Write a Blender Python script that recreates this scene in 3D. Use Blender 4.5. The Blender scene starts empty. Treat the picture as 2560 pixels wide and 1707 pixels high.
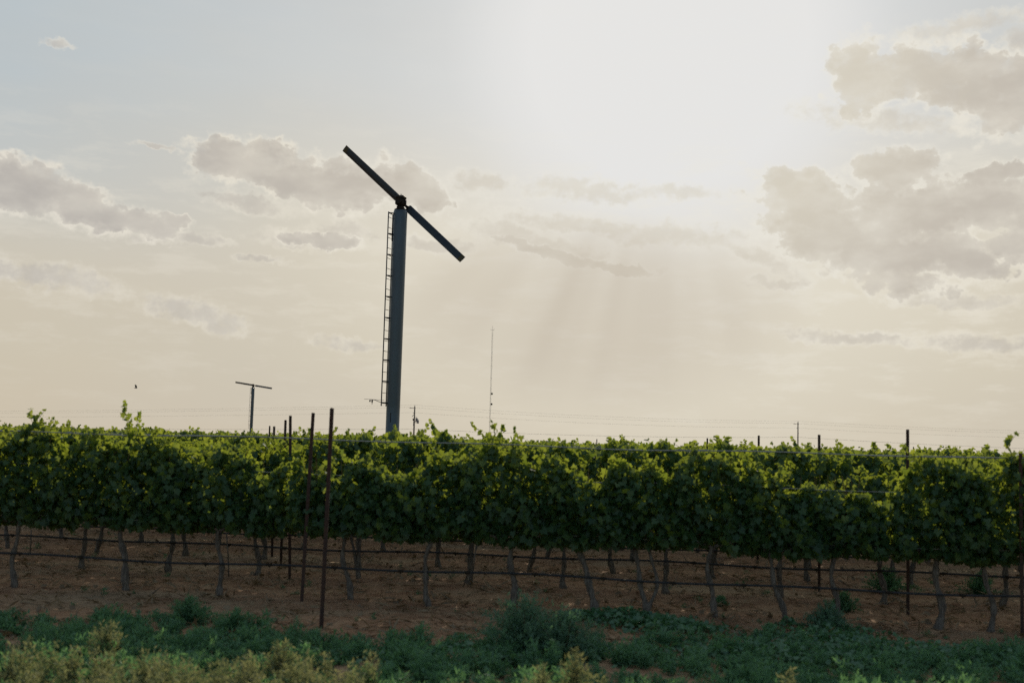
import bpy, math, random
import numpy as np
from mathutils import Matrix, Vector

random.seed(7)
rng = np.random.default_rng(11)
SC = bpy.context.scene
COL = SC.collection
R = math.radians

# ------------------------------------------------------------------ camera
EYE = 1.82
F_PX = 2850.0
PITCH, ROLL = 5.1, 1.6
cam = bpy.data.cameras.new('camera')
cam.sensor_width = 36.0
cam.lens = 36.0 * F_PX / 2560.0
cam.clip_start = 0.1
cam.clip_end = 12000
cam.dof.use_dof = True
cam.dof.focus_distance = 34.0
cam.dof.aperture_fstop = 1.8
camo = bpy.data.objects.new('camera', cam)
COL.objects.link(camo)
ROT = Matrix.Rotation(R(90 + PITCH), 3, 'X') @ Matrix.Rotation(R(ROLL), 3, 'Z')
camo.matrix_world = Matrix.Translation((0, 0, EYE)) @ ROT.to_4x4()
SC.camera = camo


def ray(px, py):
    """direction of a photo point (2560 x 1707)"""
    return (ROT @ Vector(((px - 1280) / F_PX, -(py - 853.5) / F_PX, -1))).normalized()


def on_ground(px, py):
    d = ray(px, py)
    t = EYE / -d.z
    return Vector((d.x * t, d.y * t, 0))


def at_depth(px, py, depth):
    d = ray(px, py)
    t = depth / d.y
    return Vector((d.x * t, d.y * t, EYE + d.z * t))


def azel(px, py):
    d = ray(px, py)
    return math.degrees(math.atan2(d.x, d.y)), math.degrees(math.asin(d.z))


# ------------------------------------------------------------------ sun and sky
SUN_DIR = ray(1670, 120)
SUN_AZ, SUN_EL = azel(1670, 120)
sun = bpy.data.lights.new('sun', 'SUN')
sun.energy = 4.6
sun.angle = R(0.6)
sun.color = (1.0, 0.86, 0.66)
suno = bpy.data.objects.new('sun', sun)
suno.rotation_euler = SUN_DIR.to_track_quat('Z', 'Y').to_euler()
suno.location = (0, 0, 60)
COL.objects.link(suno)

SC.view_settings.view_transform = 'Standard'
SC.view_settings.look = 'None'
SC.view_settings.exposure = 0.0
SC.view_settings.gamma = 1.0
SC.view_settings.use_curve_mapping = False
SC.cycles.max_bounces = 8
SC.cycles.transparent_max_bounces = 6
SC.cycles.use_denoising = False

world = bpy.data.worlds.new('World')
SC.world = world
world.use_nodes = True
WT = world.node_tree
WT.nodes.clear()


class Net:
    """small helper to write node maths"""
    def __init__(self, tree):
        self.t = tree

    def link(self, a, b):
        if isinstance(a, (int, float, tuple, list)):
            b.default_value = a
        else:
            self.t.links.new(a, b)

    def new(self, kind, **kw):
        n = self.t.nodes.new(kind)
        for k, v in kw.items():
            setattr(n, k, v)
        return n

    def m(self, op, a, b=None, c=None, clamp=False):
        n = self.new('ShaderNodeMath', operation=op, use_clamp=clamp)
        self.link(a, n.inputs[0])
        if b is not None:
            self.link(b, n.inputs[1])
        if c is not None:
            self.link(c, n.inputs[2])
        return n.outputs[0]

    def v(self, op, a, b=None, scale=None, out=0):
        n = self.new('ShaderNodeVectorMath', operation=op)
        self.link(a, n.inputs[0])
        if b is not None:
            self.link(b, n.inputs[1])
        if scale is not None:
            self.link(scale, n.inputs['Scale'])
        return n.outputs[out]

    def step(self, x, lo, hi, a=0.0, b=1.0):
        n = self.new('ShaderNodeMapRange', interpolation_type='SMOOTHSTEP')
        self.link(x, n.inputs[0])
        for i, val in enumerate((lo, hi, a, b)):
            n.inputs[i + 1].default_value = val
        return n.outputs[0]

    def ramp(self, x, stops):
        n = self.new('ShaderNodeValToRGB')
        el = n.color_ramp.elements
        while len(el) < len(stops):
            el.new(0.5)
        for e, (p, c) in zip(el, stops):
            e.position = p
            e.color = (*c, 1)
        self.link(x, n.inputs[0])
        return n.outputs[0]

    def mix(self, f, a, b, mode='MIX'):
        n = self.new('ShaderNodeMix', data_type='RGBA', blend_type=mode)
        self.link(f, n.inputs[0])
        for val, s in ((a, n.inputs[6]), (b, n.inputs[7])):
            if isinstance(val, tuple):
                s.default_value = (*val, 1) if len(val) == 3 else val
            else:
                self.t.links.new(val, s)
        return n.outputs[2]

    def noise(self, vec, scale, detail=6, rough=0.55, dist=0.0, col=False, dims='3D'):
        n = self.new('ShaderNodeTexNoise', noise_dimensions=dims)
        if vec is not None:
            self.link(vec, n.inputs['Vector'])
        n.inputs['Scale'].default_value = scale
        n.inputs['Detail'].default_value = detail
        n.inputs['Roughness'].default_value = rough
        n.inputs['Distortion'].default_value = dist
        return n.outputs[1 if col else 0]


def build_sky():
    N = Net(WT)
    g = N.new('ShaderNodeTexCoord').outputs['Generated']
    g = N.v('NORMALIZE', g)
    sep = N.new('ShaderNodeSeparateXYZ')
    N.link(g, sep.inputs[0])
    x, y, z = sep.outputs
    az = N.m('MULTIPLY', N.m('ARCTAN2', x, y), 57.29578)
    el = N.m('MULTIPLY', N.m('ARCSINE', z), 57.29578)
    s = N.m('MULTIPLY', N.m('ARCCOSINE', N.v('DOT_PRODUCT', g, tuple(SUN_DIR), out=1)), 57.29578)
    cmb = N.new('ShaderNodeCombineXYZ')
    N.link(az, cmb.inputs[0]); N.link(el, cmb.inputs[1])
    P = cmb.outputs[0]
    # the clear sky
    nish = N.new('ShaderNodeTexSky', sky_type='NISHITA')
    nish.sun_disc = False
    nish.sun_elevation = R(SUN_EL)
    nish.sun_rotation = R(SUN_AZ)
    nish.dust_density = 2.0
    clear = N.v('SCALE', nish.outputs[0], scale=0.11)
    # the milky veil of thin high cloud, warm low down
    k = 1 / 60.0
    veil = N.ramp(N.m('MULTIPLY', el, k, clamp=True), [
        (0.0, (.595, .515, .392)), (4 * k, (.605, .542, .420)), (9 * k, (.610, .557, .455)),
        (14 * k, (.600, .585, .530)), (18 * k, (.560, .580, .570)), (24 * k, (.50, .545, .575)), (1.0, (.26, .33, .42))])
    azd = N.m('ABSOLUTE', N.m('SUBTRACT', az, SUN_AZ))
    # bluer away from the sun and high up
    blue = N.m('MULTIPLY', N.step(s, 15, 34), N.step(el, 6, 18))
    veil = N.mix(N.m('MULTIPLY', blue, .85), veil, (.435, .515, .570))
    # great soft thickness variation of the veil
    soft = N.noise(N.v('MULTIPLY', P, (.55, 1.6, 1)), 0.11, 3, .5)
    veil = N.mix(N.m('MULTIPLY', N.step(soft, .35, .75), .25), veil, (.55, .51, .43))
    base = N.mix(N.step(s, 46, 105, .0, .88), veil, clear)
    # aureole around the sun
    aura = N.ramp(N.m('MULTIPLY', s, 1 / 40.0, clamp=True), [
        (0.0, (1, 1, 1)), (.165, (1, 1, 1)), (.21, (.84,) * 3), (.27, (.52,) * 3), (.36, (.30,) * 3),
        (.52, (.13,) * 3), (1.0, (0, 0, 0))])
    base = N.mix(N.m('MULTIPLY', N.step(s, 9, 27, 1, 0), N.step(el, 17, 9)), base, (.75, .675, .505))
    base = N.mix(aura, base, (.79, .785, .77))

    # warped lookup for cloud shapes
    w1 = N.v('SUBTRACT', N.noise(P, .42, 5, .62, col=True), (.5, .5, .5))
    w2 = N.v('SUBTRACT', N.noise(P, 2.2, 5, .6, col=True), (.5, .5, .5))
    Q = N.v('ADD', P, N.v('MULTIPLY', w1, (2.2, 1.3, 0)))
    Q = N.v('ADD', N.v('ADD', Q, N.v('MULTIPLY', w2, (.75, .6, 0))), (0, 0, 1))
    fine = N.noise(N.v('MULTIPLY', P, (1, 1.35, 1)), 1.5, 8, .6)
    VS = 2560 / 2352.0
    DEG = .0219

    def field(blobs):
        acc = None
        for cx, cy, rx, ry, rot in blobs:
            a, e = azel(cx * VS, cy * VS)
            c_, s_ = math.cos(R(-rot - ROLL)), math.sin(R(-rot - ROLL))
            A = (c_ / (rx * DEG), s_ / (rx * DEG)); B = (-s_ / (ry * DEG), c_ / (ry * DEG))
            u = N.v('DOT_PRODUCT', Q, (A[0], A[1], -(A[0] * a + A[1] * e)), out=1)
            v = N.v('DOT_PRODUCT', Q, (B[0], B[1], -(B[0] * a + B[1] * e)), out=1)
            d = N.m('MULTIPLY_ADD', u, u, N.m('MULTIPLY', v, v))
            acc = d if acc is None else N.m('SMOOTH_MIN', acc, d, .25)
        return N.m('SUBTRACT', 1.12, acc)

    thick = field([
        (20, 420, 125, 60, 10), (150, 455, 130, 54, 14), (285, 498, 140, 34, 8), (400, 508, 60, 17, 5),
        (515, 364, 92, 48, 0), (640, 395, 140, 60, 12), (770, 428, 130, 58, 6), (900, 425, 130, 54, 8), (975, 445, 65, 32, 0),
        (1975, 180, 70, 85, 0), (2080, 165, 130, 58, 0), (2230, 190, 150, 78, 22), (2330, 230, 100, 92, 0),
        (2060, 388, 120, 42, 0), (1870, 440, 125, 42, 18), (1900, 530, 195, 86, 24), (2060, 590, 145, 90, 20),
        (2205, 592, 120, 46, 22), (2260, 462, 170, 60, 4), (2110, 475, 170, 68, 0), (2335, 560, 55, 48, 0),
        (1290, 590, 120, 15, 8), (1420, 614, 85, 14, 3), (740, 548, 95, 17, 0), (2310, 395, 90, 20, -6), (1180, 560, 60, 9, 10)])
    thin = field([
        (700, 548, 120, 20, 0), (790, 535, 75, 28, 0), (450, 548, 85, 12, 2), (350, 545, 70, 12, 0),
        (1370, 605, 130, 17, 6), (1460, 618, 90, 12, 0), (1350, 440, 190, 30, 0), (1560, 440, 100, 22, 0),
        (1250, 565, 200, 30, 8), (1540, 540, 190, 34, 0), (1330, 515, 230, 22, 4), (1150, 530, 120, 22, 4), (1750, 600, 110, 24, 24), (430, 715, 110, 30, 8), (510, 745, 50, 30, 0),
        (120, 635, 160, 30, 4), (810, 790, 100, 16, 0), (2010, 275, 190, 30, 6), (2200, 60, 150, 24, -8),
        (2345, 90, 40, 34, 0), (130, 106, 34, 10, 0), (1780, 655, 80, 14, 0), (1950, 775, 170, 16, 4),
        (2250, 790, 130, 24, 4), (2200, 690, 150, 18, 0), (570, 470, 110, 20, 6), (360, 338, 50, 7, 2), (600, 590, 60, 8, 0),
        (40, 362, 70, 14, 0), (1010, 560, 120, 16, 0), (1100, 420, 70, 30, 0)])
    fz = N.m('SUBTRACT', fine, .5)
    def puffs(scale, off, wob):
        vor = N.new('ShaderNodeTexVoronoi', feature='SMOOTH_F1')
        N.link(N.v('ADD', N.v('MULTIPLY', P, (1, 1.3, 1)), N.v('MULTIPLY', w2, (wob, wob, 0))), vor.inputs['Vector'])
        vor.inputs['Scale'].default_value = scale
        vor.inputs['Smoothness'].default_value = .3
        return N.m('SUBTRACT', off, vor.outputs['Distance'])
    D1 = N.m('ADD', N.m('ADD', thick, N.m('MULTIPLY', fz, 1.45)), N.m('ADD', N.m('MULTIPLY', puffs(.8, .42, .9), 1.0), N.m('MULTIPLY', puffs(2.4, .42, .4), .32)))
    D2 = N.m('ADD', thin, N.m('MULTIPLY', fz, 2.6))
    # loose streaky wisps, all round the sky
    st = N.noise(N.v('ADD', N.v('MULTIPLY', P, (.30, 1.2, 1)), N.v('MULTIPLY', w1, (.6, .6, 0))), .85, 8, .64)
    wis = N.m('MULTIPLY', N.step(st, .47, .66), N.step(N.m('ABSOLUTE', N.m('SUBTRACT', el, 8.5)), 2.0, 9.0, 1.0, .12))
    wis = N.m('MULTIPLY', wis, N.step(az, -12, 10, .45, 1.0))
    bright = N.ramp(N.m('MULTIPLY', s, 1 / 40.0, clamp=True), [(0, (.82, .81, .76)), (.5, (.80, .75, .64)), (1, (.76, .72, .64))])
    grey = N.ramp(N.m('MULTIPLY', s, 1 / 40.0, clamp=True), [(0, (.74, .72, .64)), (.23, (.65, .60, .50)), (.38, (.54, .492, .425)), (.6, (.478, .444, .402)), (1, (.445, .423, .402))])
    greyv = N.noise(N.v('MULTIPLY', P, (.7, 1.4, 1)), .45, 4, .55)
    grey = N.mix(N.step(greyv, .35, .7, 0, .35), grey, bright)
    col = N.mix(N.m('MULTIPLY', wis, .6), base, bright)
    # faint clouds
    edge = N.noise(P, .8, 4, .6)
    edge = N.step(edge, .36, .62, .15, 1.0)
    col = N.mix(N.m('MULTIPLY', N.step(D2, -.7, .5, 0, .55), edge), col, bright)
    col = N.mix(N.step(D2, .1, 1.2, 0, .58), col, grey)
    # thick clouds: a bright uneven rim, a grey body that deepens inwards
    col = N.mix(N.m('MULTIPLY', N.step(D1, -.60, .12, 0, .95), edge), col, bright)
    col = N.mix(N.step(D1, .0, .26, 0, .60), col, grey)
    col = N.mix(N.step(D1, .12, .8, 0, .80), col, grey)
    # the shaded air below the middle cloud bank with slanting shafts of light
    a0, e0 = azel(1370 * VS, 730 * VS)
    dx = N.m('DIVIDE', N.m('SUBTRACT', az, a0), 8.5)
    dy = N.m('DIVIDE', N.m('SUBTRACT', el, e0), 4.2)
    r2 = N.m('ADD', N.m('MULTIPLY', dx, dx), N.m('MULTIPLY', dy, dy))
    ang = N.m('ARCTAN2', N.m('SUBTRACT', az, SUN_AZ), N.m('SUBTRACT', SUN_EL, el))
    c2 = N.new('ShaderNodeCombineXYZ'); N.link(ang, c2.inputs[0])
    shaft = N.noise(c2.outputs[0], 3.1, 2, .45)
    sh = N.m('MULTIPLY', N.step(r2, 0, 1.8, 1, 0), N.step(shaft, .28, .72, .32, .88))
    col = N.mix(sh, col, (.555, .492, .402))
    bg = N.new('ShaderNodeBackground')
    N.link(col, bg.inputs[0])
    bg.inputs[1].default_value = 1.0
    out = N.new('ShaderNodeOutputWorld')
    WT.links.new(bg.outputs[0], out.inputs[0])


build_sky()
world.cycles.sampling_method = 'MANUAL'
world.cycles.sample_map_resolution = 512


# ------------------------------------------------------------------ helpers
def material(name):
    m = bpy.data.materials.new(name)
    m.use_nodes = True
    m.node_tree.nodes.clear()
    return m, Net(m.node_tree)


def finish(m, N, shader):
    o = N.new('ShaderNodeOutputMaterial')
    m.node_tree.links.new(shader, o.inputs['Surface'])
    return m


def principled(name, c1, c2, scale=8.0, rough=.6, metal=0.0, bump=0.0, bscale=40.0, spec=.4, stretch=(1, 1, 1), c3=None, s3=2.0):
    m, N = material(name)
    tc = N.new('ShaderNodeTexCoord').outputs['Object']
    v = N.v('MULTIPLY', tc, stretch)
    f = N.step(N.noise(v, scale, 7, .62), .35, .68)
    col = N.mix(f, c1, c2)
    if c3:
        col = N.mix(N.step(N.noise(v, s3, 6, .6), .52, .66), col, c3)
    b = N.new('ShaderNodeBsdfPrincipled')
    N.link(col, b.inputs['Base Color'])
    N.link(N.m('ADD', rough - .1, N.m('MULTIPLY', f, .2)), b.inputs['Roughness'])
    b.inputs['Metallic'].default_value = metal
    b.inputs['Specular IOR Level'].default_value = spec
    if bump:
        bn = N.new('ShaderNodeBump')
        bn.inputs['Strength'].default_value = bump
        bn.inputs['Distance'].default_value = .01
        N.link(N.noise(v, bscale, 8, .65), bn.inputs['Height'])
        N.link(bn.outputs[0], b.inputs['Normal'])
    return finish(m, N, b.outputs[0])


def leaf_material(name, dark, light, trans, tmix=.5, gloss=.06, rough=.4):
    m, N = material(name)
    t = N.new('ShaderNodeAttribute', attribute_name='tint').outputs['Fac']
    tc = N.new('ShaderNodeTexCoord').outputs['Object']
    n = N.noise(tc, 30, 3, .5)
    f = N.m('ADD', N.m('MULTIPLY', t, .8), N.m('MULTIPLY', n, .25), clamp=True)
    col = N.mix(f, dark, light)
    tcol = N.mix(f, trans[0], trans[1])
    d = N.new('ShaderNodeBsdfDiffuse'); N.link(col, d.inputs[0])
    tr = N.new('ShaderNodeBsdfTranslucent'); N.link(tcol, tr.inputs[0])
    mx = N.new('ShaderNodeMixShader'); mx.inputs[0].default_value = tmix
    m.node_tree.links.new(d.outputs[0], mx.inputs[1]); m.node_tree.links.new(tr.outputs[0], mx.inputs[2])
    gl = N.new('ShaderNodeBsdfGlossy'); gl.inputs['Roughness'].default_value = rough
    gl.inputs[0].default_value = (.9, .95, 1, 1)
    m2 = N.new('ShaderNodeMixShader'); m2.inputs[0].default_value = gloss
    m.node_tree.links.new(mx.outputs[0], m2.inputs[1]); m.node_tree.links.new(gl.outputs[0], m2.inputs[2])
    return finish(m, N, m2.outputs[0])


M = {}
M['vine_leaf'] = leaf_material('vine_leaf', (.022, .072, .026), (.054, .135, .038), ((.08, .14, .014), (.33, .38, .035)), .5, .025, .5)
M['weed_leaf'] = leaf_material('weed_leaf', (.06, .15, .075), (.11, .24, .11), ((.08, .22, .08), (.18, .34, .11)), .4, .03, .6)
M['bush_leaf'] = leaf_material('bush_leaf', (.07, .15, .09), (.11, .21, .12), ((.08, .20, .09), (.15, .28, .12)), .4, .03, .6)
M['creeper_leaf'] = leaf_material('creeper_leaf', (.045, .13, .06), (.085, .20, .085), ((.06, .18, .06), (.13, .26, .07)), .35, .045, .42)
M['grass_leaf'] = leaf_material('grass_leaf', (.07, .13, .055), (.20, .21, .10), ((.09, .15, .05), (.30, .29, .12)), .42, .02, .6)
M['dry_leaf'] = leaf_material('dry_leaf', (.13, .085, .045), (.34, .25, .14), ((.12, .08, .03), (.3, .22, .10)), .2, .03, .5)
M['far_leaf'] = leaf_material('far_leaf', (.05, .065, .04), (.09, .10, .06), ((.05, .07, .03), (.09, .11, .05)), .3, .02, .5)
M['bark'] = principled('bark', (.09, .075, .06), (.21, .18, .145), 14, .9, 0, 1.0, 30, .2, (3, 3, .7))
M['cane'] = principled('cane', (.10, .06, .03), (.16, .12, .05), 10, .8, 0, .2, 60)
M['rust_steel'] = principled('rust_steel', (.045, .028, .022), (.085, .045, .030), 9, .85, .1, .4, 80)
M['hose'] = principled('hose', (.025, .028, .03), (.05, .05, .052), 20, .7, 0, .1, 60, .25)
M['wire'] = principled('wire', (.30, .30, .29), (.42, .41, .38), 20, .4, .8)
M['tower_paint'] = principled('tower_paint', (.045, .068, .082), (.075, .102, .118), 3, .38, .3, .12, 18, .6, (1, 1, .25), (.05, .065, .075), 1.2)
M['blade_paint'] = principled('blade_paint', (.014, .022, .028), (.026, .038, .046), 4, .45, .2, .1, 20, .5)
M['blade_tip'] = principled('blade_tip', (.05, .040, .010), (.07, .055, .014), 5, .5)
M['dark_iron'] = principled('dark_iron', (.018, .015, .012), (.035, .028, .02), 8, .8, 0, .3, 40, .2)
M['ladder_steel'] = principled('ladder_steel', (.03, .035, .04), (.05, .055, .06), 8, .8, 0)
M['pole_wood'] = principled('pole_wood', (.07, .055, .045), (.13, .11, .09), 5, .85, 0, .4, 20, .2, (3, 3, .4))
M['cable'] = principled('cable', (.12, .12, .12), (.18, .18, .18), 5, .6, .3)
M['mast_steel'] = principled('mast_steel', (.30, .28, .27), (.38, .36, .34), 1, .5, .3)
M['insulator'] = principled('insulator', (.16, .15, .15), (.25, .24, .23), 5, .3)
M['feather'] = principled('feather', (.02, .018, .016), (.05, .04, .035), 20, .7)


def soil_material():
    m, N = material('soil')
    tc = N.new('ShaderNodeTexCoord').outputs['Object']
    big = N.noise(N.v('MULTIPLY', tc, (.6, 1.4, 1)), .55, 6, .6, .4)
    med = N.noise(tc, 3.2, 8, .68)
    fin = N.noise(tc, 28, 8, .7)
    c = N.mix(N.step(med, .32, .70), (.21, .105, .055), (.38, .225, .125))
    c = N.mix(N.step(big, .48, .66, 0, .7), c, (.33, .24, .145))
    c = N.mix(N.step(fin, .50, .68, 0, .55), c, (.44, .34, .23))
    c = N.mix(N.step(N.noise(tc, 9, 5, .6), .60, .72, 0, .7), c, (.085, .05, .03))
    # beyond the vineyard: dry ranch land
    geo = N.new('ShaderNodeNewGeometry').outputs['Position']
    sp = N.new('ShaderNodeSeparateXYZ'); N.link(geo, sp.inputs[0])
    far = N.step(sp.outputs[1], 240, 420)
    c = N.mix(far, c, N.mix(N.noise(geo, .01, 5, .6), (.16, .15, .07), (.25, .21, .12)))
    b = N.new('ShaderNodeBsdfPrincipled')
    N.link(c, b.inputs['Base Color'])
    b.inputs['Roughness'].default_value = .95
    b.inputs['Specular IOR Level'].default_value = .15
    bn = N.new('ShaderNodeBump'); bn.inputs['Strength'].default_value = .9; bn.inputs['Distance'].default_value = .03
    N.link(N.m('ADD', N.m('MULTIPLY', med, 1.0), N.m('MULTIPLY', fin, .5)), bn.inputs['Height'])
    N.link(bn.outputs[0], b.inputs['Normal'])
    return finish(m, N, b.outputs[0])


M['soil'] = soil_material()


def mesh_from(name, V, F, mat=None, tint=None, smooth=False):
    """V (n,3), F (m,3 or 4) numpy arrays"""
    V = np.asarray(V, np.float32); F = np.asarray(F, np.int32)
    me = bpy.data.meshes.new(name)
    k = F.shape[1]
    me.vertices.add(len(V)); me.vertices.foreach_set('co', V.ravel())
    me.loops.add(F.size); me.loops.foreach_set('vertex_index', F.ravel())
    me.polygons.add(len(F)); me.polygons.foreach_set('loop_start', np.arange(0, F.size, k, dtype=np.int32))
    if smooth:
        me.polygons.foreach_set('use_smooth', np.ones(len(F), bool))
    me.update(calc_edges=True)
    if tint is not None:
        a = me.attributes.new('tint', 'FLOAT', 'POINT')
        a.data.foreach_set('value', np.asarray(tint, np.float32))
    if mat:
        me.materials.append(M[mat])
    return me


def obj(name, me, parent=None, loc=None, **props):
    o = bpy.data.objects.new(name, me)
    COL.objects.link(o)
    if parent is not None:
        o.parent = parent
    if loc is not None:
        o.location = loc
    for k, v in props.items():
        if v is not None:
            o[k] = v
    return o


def thing(name, label, cat, loc=(0, 0, 0), rz=0.0, group=None):
    o = bpy.data.objects.new(name, None)
    o.empty_display_size = .3
    COL.objects.link(o)
    o.location = loc; o.rotation_euler = (0, 0, rz)
    o['label'] = label; o['category'] = cat
    if group:
        o['group'] = group
    return o


def copy_tree(src, loc, rz, label=None, scale=None, group=None):
    r = src.copy(); COL.objects.link(r)
    r.location = loc; r.rotation_euler = (0, 0, rz)
    if scale:
        r.scale = scale
    if label:
        r['label'] = label
    if group:
        r['group'] = group
    for ch in src.children:
        c = ch.copy(); COL.objects.link(c); c.parent = r
        for g in ch.children:
            d = g.copy(); COL.objects.link(d); d.parent = c
    return r


class Geo:
    """collects pieces of ONE mesh"""
    def __init__(self):
        self.V = []; self.F = []; self.n = 0

    def add(self, V, F):
        V = np.asarray(V, float); F = np.asarray(F, int)
        if F.shape[1] == 3:
            F = np.concatenate([F, F[:, 2:3]], 1)
        self.V.append(V); self.F.append(F + self.n); self.n += len(V)

    def tube(self, pts, rad, seg=8, cap=True):
        P = np.asarray(pts, float); n = len(P)
        rad = np.broadcast_to(np.asarray(rad, float), (n,)) if np.ndim(rad) < 2 else rad
        T = np.gradient(P, axis=0); T /= np.linalg.norm(T, axis=1, keepdims=True) + 1e-9
        ref = np.array([0, 0, 1.0]) if abs(T[:, 2]).mean() < .8 else np.array([1.0, 0, 0])
        A = np.cross(T, ref); A /= np.linalg.norm(A, axis=1, keepdims=True) + 1e-9
        B = np.cross(T, A)
        th = np.linspace(0, 2 * math.pi, seg, endpoint=False)
        ring = A[:, None] * np.cos(th)[None, :, None] + B[:, None] * np.sin(th)[None, :, None]
        V = (P[:, None] + ring * np.asarray(rad)[:, None, None]).reshape(-1, 3)
        F = []
        for i in range(n - 1):
            for j in range(seg):
                a = i * seg + j; b = i * seg + (j + 1) % seg
                F.append((a, b, b + seg, a + seg))
        base = self.n
        self.add(V, F)
        if cap:
            c0 = self.n
            self.V.append(P[[0, -1]]); self.n += 2
            C = []
            for j in range(seg):
                C.append((c0, base + (j + 1) % seg, base + j, base + j))
                e = base + (n - 1) * seg
                C.append((c0 + 1, e + j, e + (j + 1) % seg, e + (j + 1) % seg))
            self.F.append(np.array(C))
        return self

    def box(self, c, s, rot=None, bevel=0.0):
        x, y, z = [q / 2 for q in s]
        if bevel:
            b = min(bevel, x * .8, y * .8)
            prof = [(-x + b, -y), (x - b, -y), (x, -y + b), (x, y - b), (x - b, y), (-x + b, y), (-x, y - b), (-x, -y + b)]
            bz = min(bevel, z * .8)
            lv = [(-z, (x - b) / x, (y - b) / y), (-z + bz, 1, 1), (z - bz, 1, 1), (z, (x - b) / x, (y - b) / y)]
            V = [(px * sx, py * sy, h) for h, sx, sy in lv for px, py in prof]
            F = [(i * 8 + j, i * 8 + (j + 1) % 8, (i + 1) * 8 + (j + 1) % 8, (i + 1) * 8 + j) for i in range(3) for j in range(8)]
            V += [(0, 0, -z), (0, 0, z)]
            F += [(32, (j + 1) % 8, j, j) for j in range(8)] + [(33, 24 + j, 24 + (j + 1) % 8, 24 + (j + 1) % 8) for j in range(8)]
        else:
            V = [(a, b_, d) for d in (-z, z) for b_ in (-y, y) for a in (-x, x)]
            F = [(0, 2, 3, 1), (4, 5, 7, 6), (0, 1, 5, 4), (2, 6, 7, 3), (0, 4, 6, 2), (1, 3, 7, 5)]
        V = np.array(V)
        if rot is not None:
            V = V @ np.array(rot.to_3x3()).T
        self.add(V + np.array(c, float), F)
        return self

    def mesh(self, name, mat, smooth=False):
        V = np.concatenate(self.V); F = np.concatenate(self.F)
        faces = []
        for f in F.tolist():
            faces.append(f[:3] if f[2] == f[3] else f)
        me = bpy.data.meshes.new(name)
        me.from_pydata(V.tolist(), [], faces)
        me.update()
        me.materials.append(M[mat])
        if smooth:
            for p in me.polygons:
                p.use_smooth = True
        return me


# leaf templates: outline x, y (tip along +y, petiole at the origin), fan centre
def template(outline, centre, cup):
    pts = [centre] + outline
    V = np.array([(x, y, cup * abs(x) - .18 * y * y) for x, y in pts])
    n = len(outline)
    F = np.array([(0, 1 + i, 1 + (i + 1) % n) for i in range(n)])
    return V, F


GRAPE = template([(0, 0), (.20, -.20), (.42, -.12), (.52, .10), (.40, .22), (.56, .52), (.30, .52), (.0, .95),
                  (-.30, .52), (-.56, .52), (-.40, .22), (-.52, .10), (-.42, -.12), (-.20, -.20)], (0, .25), .22)
GRAPE_LOW = template([(0, 0), (.42, -.12), (.52, .45), (0, .92), (-.52, .45), (-.42, -.12)], (0, .28), .22)
BLADE = (np.array([(0, 0, 0), (.5, .4, .05), (0, 1, 0), (-.5, .4, .05)]), np.array([(0, 1, 2), (0, 2, 3)]))


def unit(a):
    return a / (np.linalg.norm(a, axis=-1, keepdims=True) + 1e-9)


def scatter(tpl, pos, normal, tip, size, width=1.0):
    V, F = tpl
    n = len(pos)
    normal = unit(normal)
    tip = unit(tip - normal * (tip * normal).sum(1, keepdims=True))
    side = np.cross(tip, normal)
    size = np.broadcast_to(size, (n,))
    L = V[None] * size[:, None, None]
    W = L[..., 0:1] * width * side[:, None] + L[..., 1:2] * tip[:, None] + L[..., 2:3] * normal[:, None]
    W = W + pos[:, None]
    FF = F[None] + (np.arange(n) * len(V))[:, None, None]
    return W.reshape(-1, 3), FF.reshape(-1, 3)


def join(parts):
    Vs, Fs, Ts, n = [], [], [], 0
    for V, F, T in parts:
        Vs.append(V); Fs.append(F + n); Ts.append(T); n += len(V)
    return np.concatenate(Vs), np.concatenate(Fs), np.concatenate(Ts)


# ------------------------------------------------------------------ ground
def hnoise(x, y):
    return (.022 * np.sin(x * 1.7 + np.sin(y * 1.3) * 1.4) * np.sin(y * 2.1 + 1.1 * np.sin(x * .9))
            + .012 * np.sin(x * 5.3 + 2 * np.sin(y * 3.7)) * np.sin(y * 6.1 + 1.7 * np.sin(x * 4.1)))


def ground_z(x, y):
    """gentle tillage relief near the camera, flat far off"""
    d = np.hypot(x, y)
    fade = np.clip((60 - d) / 30, 0, 1)
    return hnoise(np.asarray(x, float), np.asarray(y, float)) * fade


def axis(near, step, far):
    a = list(np.arange(0, near, step)); s = step
    while a[-1] < far:
        s *= 1.25
        a.append(a[-1] + s)
    return np.array(a)


ax = axis(12, .07, 900)
xs = np.concatenate([-ax[:0:-1], ax])
ay = axis(17, .07, 900)
ys = np.concatenate([-axis(2, .5, 120)[:0:-1], ay])
X, Y = np.meshgrid(xs, ys)
Z = ground_z(X, Y)
near_mask = (np.hypot(X, Y) < 30)
Z = Z + near_mask * rng.normal(0, .005, X.shape)
nx, ny = len(xs), len(ys)
idx = np.arange(nx * ny).reshape(ny, nx)
GF = np.stack([idx[:-1, :-1], idx[:-1, 1:], idx[1:, 1:], idx[1:, :-1]], -1).reshape(-1, 4)
obj('ground', mesh_from('ground', np.stack([X, Y, Z], -1).reshape(-1, 3), GF, 'soil', smooth=True), kind='structure',
    label='red brown vineyard soil with dry litter between the rows')

# ------------------------------------------------------------------ vineyard layout
SLOPE = -.12                      # rows run nearly across the view, nearer on the right
ROW0, DROW = 12.85, 1.95
ROW_RZ = math.atan(SLOPE)


def row_y(n, x):
    return ROW0 + DROW * n + SLOPE * x


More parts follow.
